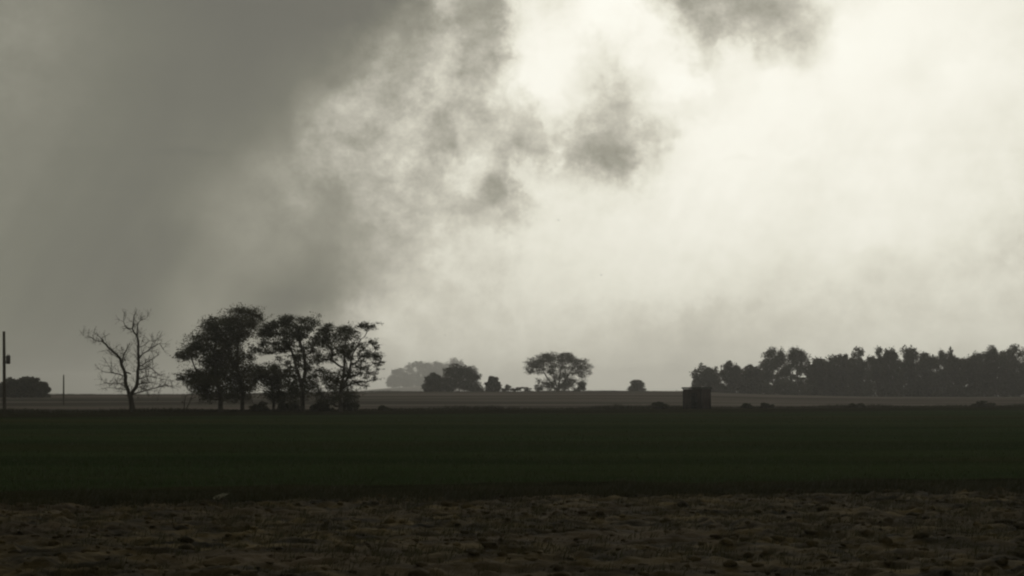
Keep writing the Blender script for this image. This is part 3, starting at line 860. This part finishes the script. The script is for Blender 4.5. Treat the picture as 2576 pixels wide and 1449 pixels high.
# --- generic farther trees
def far_tree(px, top, half, Y, label, seed, group, style='round', mat=None, leaf=0.54, dens=1.05, base_py=None, crown_lo=0.18, name='far_tree', cat='tree', trunk_r=None):
    r = np.random.default_rng(seed)
    x = px2xy(px, Y)
    zb = gz(x, Y) - 0.1
    b = np.array([x, Y, zb])
    H = py2z(top, Y) - zb
    w = half * K * Y
    cl = []
    if style == 'vase':
        for k in range(110):
            a = r.uniform(-1, 1); dpt = r.uniform(-1, 1) * math.sqrt(1 - a * a)
            prof = math.sqrt(max(0.02, 1 - a * a * .85 - dpt * dpt * .3))
            zz = H * (0.30 + 0.64 * prof * r.uniform(.03, 1.0) ** .5)
            if abs(a) > .8: zz = H * r.uniform(.40, .76)
            cl.append((b + np.array([a * w * .93, dpt * w * .8, zz]), (w * .17, w * .17, H * .065), int(150 * dens)))
        for k in range(44):
            cl.append((b + np.array([r.uniform(-.62, .80) * w, r.uniform(-.5, .5) * w, H * r.uniform(.05, .5)]), (w * .14, w * .14, H * .08), int(110 * dens)))
        tr = [[b, b + np.array([dx * .3 * w, dy * w * .2, H * .3]), b + np.array([dx * .5 * w, dy * w * .4, H * .58])] for dx, dy in ((-1, .3), (-.35, -.5), (.2, .6), (.9, -.2))]
    else:
        nclump = 52 if style == 'dome' else 26
        for k in range(nclump):
            if style == 'dome':
                ra_, th_ = r.random() ** .5, r.uniform(0, 2 * math.pi)
                zmax = .90 * (1 - ra_ ** (4.2 if dens < 1.25 else 2.8)) ** .5 + .04
                zz = H * (crown_lo + max(.04, zmax - crown_lo) * r.random() ** .55) * r.uniform(.95, 1.0)
                cl.append((b + np.array([math.cos(th_) * ra_ * w * .88, math.sin(th_) * ra_ * w * .88, zz]), (w * .33, w * .33, H * .105), int(165 * dens)))
                continue
            d = r.normal(0, 1, 3); d /= np.linalg.norm(d)
            rr_ = r.random() ** .4
            zz = H * (crown_lo + (1 - crown_lo) * .5) + d[2] * rr_ * H * (1 - crown_lo) * .44
            tz = (zz / H - crown_lo) / (1 - crown_lo)
            if style == 'column': pw = 0.85 - 0.35 * max(0, tz - .6)
            elif style == 'dome': pw = math.sqrt(max(.05, 1 - max(0, tz - .15) ** 2 * 1.05))
            else: pw = 1.0
            cl.append((b + np.array([d[0] * rr_ * w * .86 * pw, d[1] * rr_ * w * .86 * pw, zz]), (w * .32, w * .32, H * .115), int(290 * dens)))
        if style == 'dome':
            for k in range(10):
                cl.append((b + np.array([r.uniform(-.9, .9) * w, r.uniform(-.6, .6) * w, H * r.uniform(.02, .16)]), (w * .28, w * .28, H * .10), int(150 * dens)))
        tr = [[b, b + np.array([r.normal(0, .03) * H, 0, H * .3]), b + np.array([r.normal(0, .05) * H, r.normal(0, .05) * H, H * .72])]]
    return build_tree(name, label, cat, b, tr, cl, leaf, trunk_r or max(.12, H * .017), mat or M_leaf_far, seed, group, tip=0.03, twigs=3)

def far_bush(px, top, half, Y, label, seed, group=None, leaf=.3, dens=1.0, mat=None, sink=0.0):
    r = np.random.default_rng(seed)
    x = px2xy(px, Y)
    zb = gz(x, Y) - 0.1
    b = np.array([x, Y, zb])
    H = max(py2z(top, Y) - zb, .3)
    w = half * K * Y
    cl = []
    for k in range(14):
        a = r.uniform(-1, 1)
        zz = H * r.uniform(.12, .88) * math.sqrt(max(.08, 1 - a * a * .9))
        cl.append((b + np.array([a * w * .85, r.uniform(-.6, .6) * w, zz]), (w * .30, w * .30, H * .16), int(170 * dens)))
    tr = [[b, b + np.array([dx * w * .4, 0, H * .4])] for dx in (-1, 0, 1)]
    return build_tree('bush', label, 'bush', b, tr, cl, leaf, .06, mat or M_leaf_far, seed, group, tip=.015, twigs=3, crown_name='foliage')

TL = 'treeline at the right'
TY = 520.0
far_tree(1775, 915, 38, TY, 'rounded tree at the left end of the treeline, directly behind the shed', 401, TL, 'dome', crown_lo=.08)
far_tree(1838, 905, 30, TY + 6, 'second tree of the treeline, just left of its deep sky notch', 402, TL, 'dome', crown_lo=.08)
far_tree(1893, 916, 30, TY, 'shorter tree just right of the deep sky notch in the treeline', 403, TL, 'dome', crown_lo=.08)
far_tree(1945, 867, 36, TY - 6, 'tall thin-crowned tree, left of the two see-through trees topping the treeline', 404, TL, 'dome', dens=1.0, leaf=.45, crown_lo=.40)
far_tree(2005, 866, 36, TY - 8, 'tall thin-crowned tree, right of the two see-through trees topping the treeline', 405, TL, 'dome', dens=1.0, leaf=.45, crown_lo=.40)
specs = [(2056, 896, 22, 'narrow tree at the right foot of the two tall see-through trees'),
         (2089, 893, 24, 'low-topped treeline tree between the tall see-through pair and a rounded crown'),
         (2116, 887, 22, 'treeline tree with uneven top just left of a rounded crown'),
         (2156, 875, 25, 'treeline tree with a distinct single rounded crown, left of a small sky hole'),
         (2208, 876, 26, 'treeline tree with pointed top just right of a small sky hole'),
         (2240, 874, 24, 'treeline tree left of the highest middle crown'),
         (2289, 869, 32, 'highest middle crown of the treeline with slanting limbs in its sky gaps'),
         (2330, 876, 26, 'treeline tree sloping down right from the highest middle crown'),
         (2371, 882, 22, 'treeline tree with thin crown, fifth from the right edge'),
         (2397, 876, 18, 'narrow pointed treeline tree over a bright sky hole'),
         (2436, 882, 25, 'treeline tree right of the bright sky hole, fourth from the right edge'),
         (2470, 878, 26, 'treeline tree rising toward the tall trees at the right edge'),
         (2504, 869, 30, 'tall dense treeline tree, second from the right edge'),
         (2548, 867, 34, 'tall dense treeline tree standing at the right edge')]
for k, (px, top, hw, lab) in enumerate(specs):
    far_tree(px, top, hw * 1.15, TY + (-8, 5, 0, 9, -4)[k % 5], lab, 410 + k, TL, 'dome' if k % 4 else 'round', crown_lo=.02, dens=1.15)
BR = 'back row of the treeline'
for k in range(18):
    px = 1800 + k * 46 + (k % 3) * 7
    top = 926 + (k * 37 % 17) - (36 if px > 2050 else 0)
    far_tree(px, top, 34, TY + 45 + (k % 2) * 14, 'dark tree in the back row of the treeline at the right', 450 + k, BR, 'dome', crown_lo=.05, dens=.42)
for k in range(14):
    px = 1905 + k * 50 + (k % 4) * 5
    far_bush(px, 955 - (k * 29 % 13), 42, TY + 14 + (k % 3) * 4, 'dark bushy growth at the foot of the treeline at the right', 480 + k, 'bushes under the treeline', leaf=.42, dens=1.2)

# --- on the rise in the middle distance
far_tree(1403, 879, 84, 548, 'broad dome-crowned tree with fanning stems alone on the rise', 501, None, 'vase', dens=1.35, leaf=.30, trunk_r=.3)
far_bush(1365, 958, 26, 546, 'scrubby growth at the left foot of the broad dome-crowned tree', 502)
far_bush(1415, 935, 40, 552, 'dense scrub round the stems of the broad dome-crowned tree', 503, dens=2.2)
far_bush(1458, 955, 14, 549, 'upright bush under the right edge of the broad dome-crowned tree', 504, dens=1.8)
far_tree(1156, 917, 54, 545, 'dense dark dome-shaped tree on the rise in front of the pale far grove', 510, None, 'dome', crown_lo=.0, dens=1.3)
far_tree(1090, 938, 24, 540, 'small rough tree at the left side of the dark dome-shaped tree', 511, None, 'dome', crown_lo=.0)
far_tree(1240, 945, 18, 545, 'small rounded tree just right of the dark dome-shaped tree', 512, None, 'dome', crown_lo=.0)
far_bush(1278, 966, 18, 545, 'low bush right of the small rounded tree on the rise', 513)
far_bush(1315, 972, 24, 545, 'low bush between the small rounded tree and the broad tree', 514)
far_tree(1601, 955, 21, 640, 'small lone hazy tree on the skyline left of the shed', 515, None, 'dome', crown_lo=.0, leaf=.4)
far_bush(1545, 983, 40, 552, 'very low scrub on the skyline left of the small lone tree', 516, dens=.5)

# --- hazy clump at the far left
LG = 'hazy clump at the left edge'
far_tree(35, 950, 42, 420, 'hazy tree at the left edge behind the utility pole', 520, LG, 'dome', crown_lo=.0)
far_tree(78, 946, 30, 416, 'hazy tree in the middle of the clump right of the utility pole', 521, LG, 'dome', crown_lo=.0)
far_tree(108, 960, 20, 424, 'lowest hazy tree at the right end of the left edge clump', 522, LG, 'dome', crown_lo=.0)

# --- pale grove far behind
PG = 'pale grove far away'
PGY = 3200.0
for k, (px, top, hw, lab) in enumerate(((1005, 926, 30, 'palest lowest tree at the left end of the far grove'),
        (1052, 900, 42, 'pale rounded tree on the left of the far grove'),
        (1095, 905, 36, 'pale tree in the middle of the far grove'),
        (1140, 892, 42, 'pale highest tree of the far grove, showing above the dark dome-shaped tree'),
        (1185, 918, 26, 'pale tree at the right end of the far grove'))):
    far_tree(px, top, hw, PGY + k * 25, lab, 530 + k, PG, 'dome', leaf=2.4, crown_lo=.0, dens=1.35, trunk_r=.6)

# --- dark bushes on the boundary at the right
def edge_bush(px, top, half, label, seed, dY=0.0):
    u_ = (px - 1288) * K
    Y = FA / (1 - FB * u_) + dY
    far_bush(px, top, half, Y, label, seed, 'dark bushes along the field boundary', leaf=.16, dens=2.8, mat=M_leaf)
edge_bush(1655, 1010, 27, 'dark low bush on the field boundary left of the shed', 601, -2)
edge_bush(1880, 1014, 18, 'dark small bush right of the shed, left of a taller one', 602, -1)
edge_bush(1927, 1007, 20, 'darkest rounded bush right of the shed on the boundary', 603, -1)
edge_bush(2150, 1012, 24, 'dark low bush on the boundary below the middle of the treeline', 604, -1)
edge_bush(965, 1018, 13, 'small brush clump on the boundary right of the leafy trees', 605, 1)
edge_bush(2470, 1008, 30, 'flat dark bush on the boundary near the right edge', 606, 0)

# ------------------------------------------------------------------ utility poles
Yp = 160.0
bx = px2xy(15, Yp)
pz = gz(bx, Yp)
pole = thing('utility_pole', 'dark leaning utility pole with a transformer can at the left edge', 'utility pole', (bx, Yp, pz), 'utility poles')
g = Geo()
topv = np.array([px2xy(9.5, Yp) - bx, 0, py2z(834, Yp) - pz])
g.tube([np.array([0, 0, -.3]), topv * .35, topv * .7, topv], [.17, .16, .145, .13], 12)
add_obj('pole', g.mesh('pole', True), M_wood, pole)
zc = py2z(905, Yp) - pz
ax = topv[0] * zc / topv[2]
g = Geo()
cx_ = ax + .40
g.tube([np.array([cx_, 0, zc - .42]), np.array([cx_, 0, zc - .38]), np.array([cx_, 0, zc + .34]), np.array([cx_, 0, zc + .40]), np.array([cx_, 0, zc + .43])], [.16, .21, .21, .19, .08], 16)
can = add_obj('transformer', g.mesh('transformer', True), M_metal, pole)
g = Geo()
for dx in (-.08, .08):
    g = Geo()
    g.tube([np.array([cx_ + dx, 0, zc + .41]), np.array([cx_ + dx, 0, zc + .55])], [.035, .025], 8)
    add_obj('bushing', g.mesh('bushing', True), M_metal, can)
g = Geo()
for dz in (-.2, .2):
    g = Geo()
    g.box((ax + .17, 0, zc + dz), (.14, .08, .06))
    add_obj('bracket', g.mesh('bracket'), M_metal, pole)

Yq = 262.0
bx = px2xy(163, Yq)
pz = gz(bx, Yq)
pole2 = thing('utility_pole', 'thin faint far pole standing left of the bare forked tree', 'utility pole', (bx, Yq, pz), 'utility poles')
g = Geo()
hq = py2z(944, Yq) - pz
g.tube([np.array([0, 0, -.3]), np.array([-.05, 0, hq * .5]), np.array([-.08, 0, hq])], [.13, .12, .10], 10)
add_obj('pole', g.mesh('pole', True), M_wood, pole2)
g = Geo()
g.tube([np.array([-.08, 0, hq]), np.array([-.08, 0, hq + .16])], [.035, .03], 8)
add_obj('insulator', g.mesh('insulator', True), M_metal, pole2)

# ------------------------------------------------------------------ shed
Ys = 196.0
sx = px2xy(1752, Ys)
sz = gz(sx, Ys)
shed = thing('shed', 'small dark flat-roofed wooden shed standing alone on the field boundary', 'shed', (sx, Ys, sz), None, R(-38))
Wd, Dp, Hh = 2.45, 2.1, 2.45
def wall(c, s, rot=0.0):
    g = Geo()
    n = max(4, int(s[0] / .22))
    bw = s[0] / n
    for k in range(n):
        off = (k + .5) * bw - s[0] / 2
        dz = random.uniform(-.008, .008)
        g.box((off, dz, 0), (bw - .018, s[1], s[2] + random.uniform(-.02, .0)))
    me = g.mesh('wall')
    o = add_obj('wall', me, M_shed, shed, c)
    o.rotation_euler = (0, 0, rot)
    return o
wall((0, -Dp / 2, Hh / 2), (Wd - .14, .05, Hh))
wall((0, Dp / 2, Hh / 2), (Wd - .14, .05, Hh))
wall((-Wd / 2, 0, Hh / 2), (Dp - .14, .05, Hh), R(90))
wall((Wd / 2, 0, Hh / 2), (Dp - .14, .05, Hh), R(90))
for ax_, ay_ in ((-1, -1), (1, -1), (1, 1), (-1, 1)):
    g = Geo(); g.box((ax_ * Wd / 2, ay_ * Dp / 2, Hh / 2 - .02), (.12, .12, Hh + .06))
    add_obj('corner_post', g.mesh('corner_post'), M_shed_dark, shed)
g = Geo()
n = 12
g.box((0, 0, Hh + .10), (Wd + .34, Dp + .34, .14))
g.box((0, 0, Hh + .19), (Wd + .26, Dp + .26, .035))
add_obj('roof', g.mesh('roof'), M_roof, shed)
g = Geo()
g.box((.30, -Dp / 2 - .055, 1.0), (.85, .05, 1.95))
for zz in (.35, 1.6):
    g.box((.30, -Dp / 2 - .095, zz), (.80, .03, .10))
door = add_obj('door', g.mesh('door'), M_shed_dark, shed)
g = Geo(); g.box((.62, -Dp / 2 - .11, 1.0), (.03, .05, .16))
add_obj('handle', g.mesh('handle'), M_metal, door)

# ------------------------------------------------------------------ pale dry tuft at the field edge
ty = 30.0
tx = px2xy(560, ty)
r = np.random.default_rng(55)
pos = np.zeros((16, 3))
V, q, t = blades(pos, np.full(16, .15), .018, (1.05, 0, 0), 6, .035, r)
tuft = add_obj('grass_tuft', fast_mesh('grass_tuft', V, [q, t]), M_pale_straw, None, (tx - .08, ty, .02))
tuft['label'] = 'pale bent tuft of dry grass on the near edge of the green field'
tuft['category'] = 'grass tuft'

# ------------------------------------------------------------------ specks in the air: distant birds
def bird(px, py, Y, rot, label):
    x, z = px2xy(px, Y), py2z(py, Y)
    o = thing('bird', label, 'bird', (x, Y, z), 'birds in the bright sky', rot)
    g = Geo()
    g.tube([(-.26, 0, 0), (-.15, 0, .02), (.05, 0, .03), (.20, 0, .02), (.30, 0, .0)], [.02, .07, .085, .05, .015], 8)
    add_obj('body', g.mesh('body', True), M_bird, o)
    for s in (-1, 1):
        g = Geo()
        v = [(.10, s * .05, .04), (.14, s * .30, .16), (.06, s * .58, .12), (-.04, s * .34, .14), (-.08, s * .06, .04)]
        vv = [(a, b_, c_ - .014) for a, b_, c_ in v]
        g.add(v + vv, [(0, 1, 3, 4), (9, 8, 6, 5), (0, 5, 6, 1), (1, 6, 7, 2), (2, 7, 8, 3), (3, 8, 9, 4)], [(1, 2, 3), (8, 7, 6)])
        add_obj('wing', g.mesh('wing'), M_bird, o)
    g = Geo()
    v = [(-.24, -.02, .01), (-.24, .02, .01), (-.40, .07, .0), (-.40, -.07, .0)]
    g.add(v + [(a, b_, c_ - .012) for a, b_, c_ in v], [(0, 1, 2, 3), (7, 6, 5, 4), (0, 4, 5, 1), (1, 5, 6, 2), (2, 6, 7, 3), (3, 7, 4, 0)])
    add_obj('tail', g.mesh('tail'), M_bird, o)
bird(1405, 553, 400, R(70), 'tiny dark bird in the bright sky high above the broad dome-crowned tree')
bird(1513, 692, 520, R(20), 'tiny dark bird in the bright sky above the small lone hazy tree')
bird(1120, 843, 600, R(110), 'tiny dark bird low in the sky above the pale far grove')

# ------------------------------------------------------------------ haze
g = Geo()
g.box((0, 2900, 33), (12200, 6500, 86))
hz = add_obj('haze', g.mesh('haze'), None)
hz['kind'] = 'stuff'
m, t = new_mat('haze')
pv = t.nodes.new('ShaderNodeVolumePrincipled')
pv.inputs['Color'].default_value = (0.95, 0.95, 0.93, 1)
pv.inputs['Density'].default_value = 0.00021
pv.inputs['Anisotropy'].default_value = 0.72
o_ = t.nodes.new('ShaderNodeOutputMaterial')
t.links.new(pv.outputs[0], o_.inputs['Volume'])
hz.data.materials.append(m)
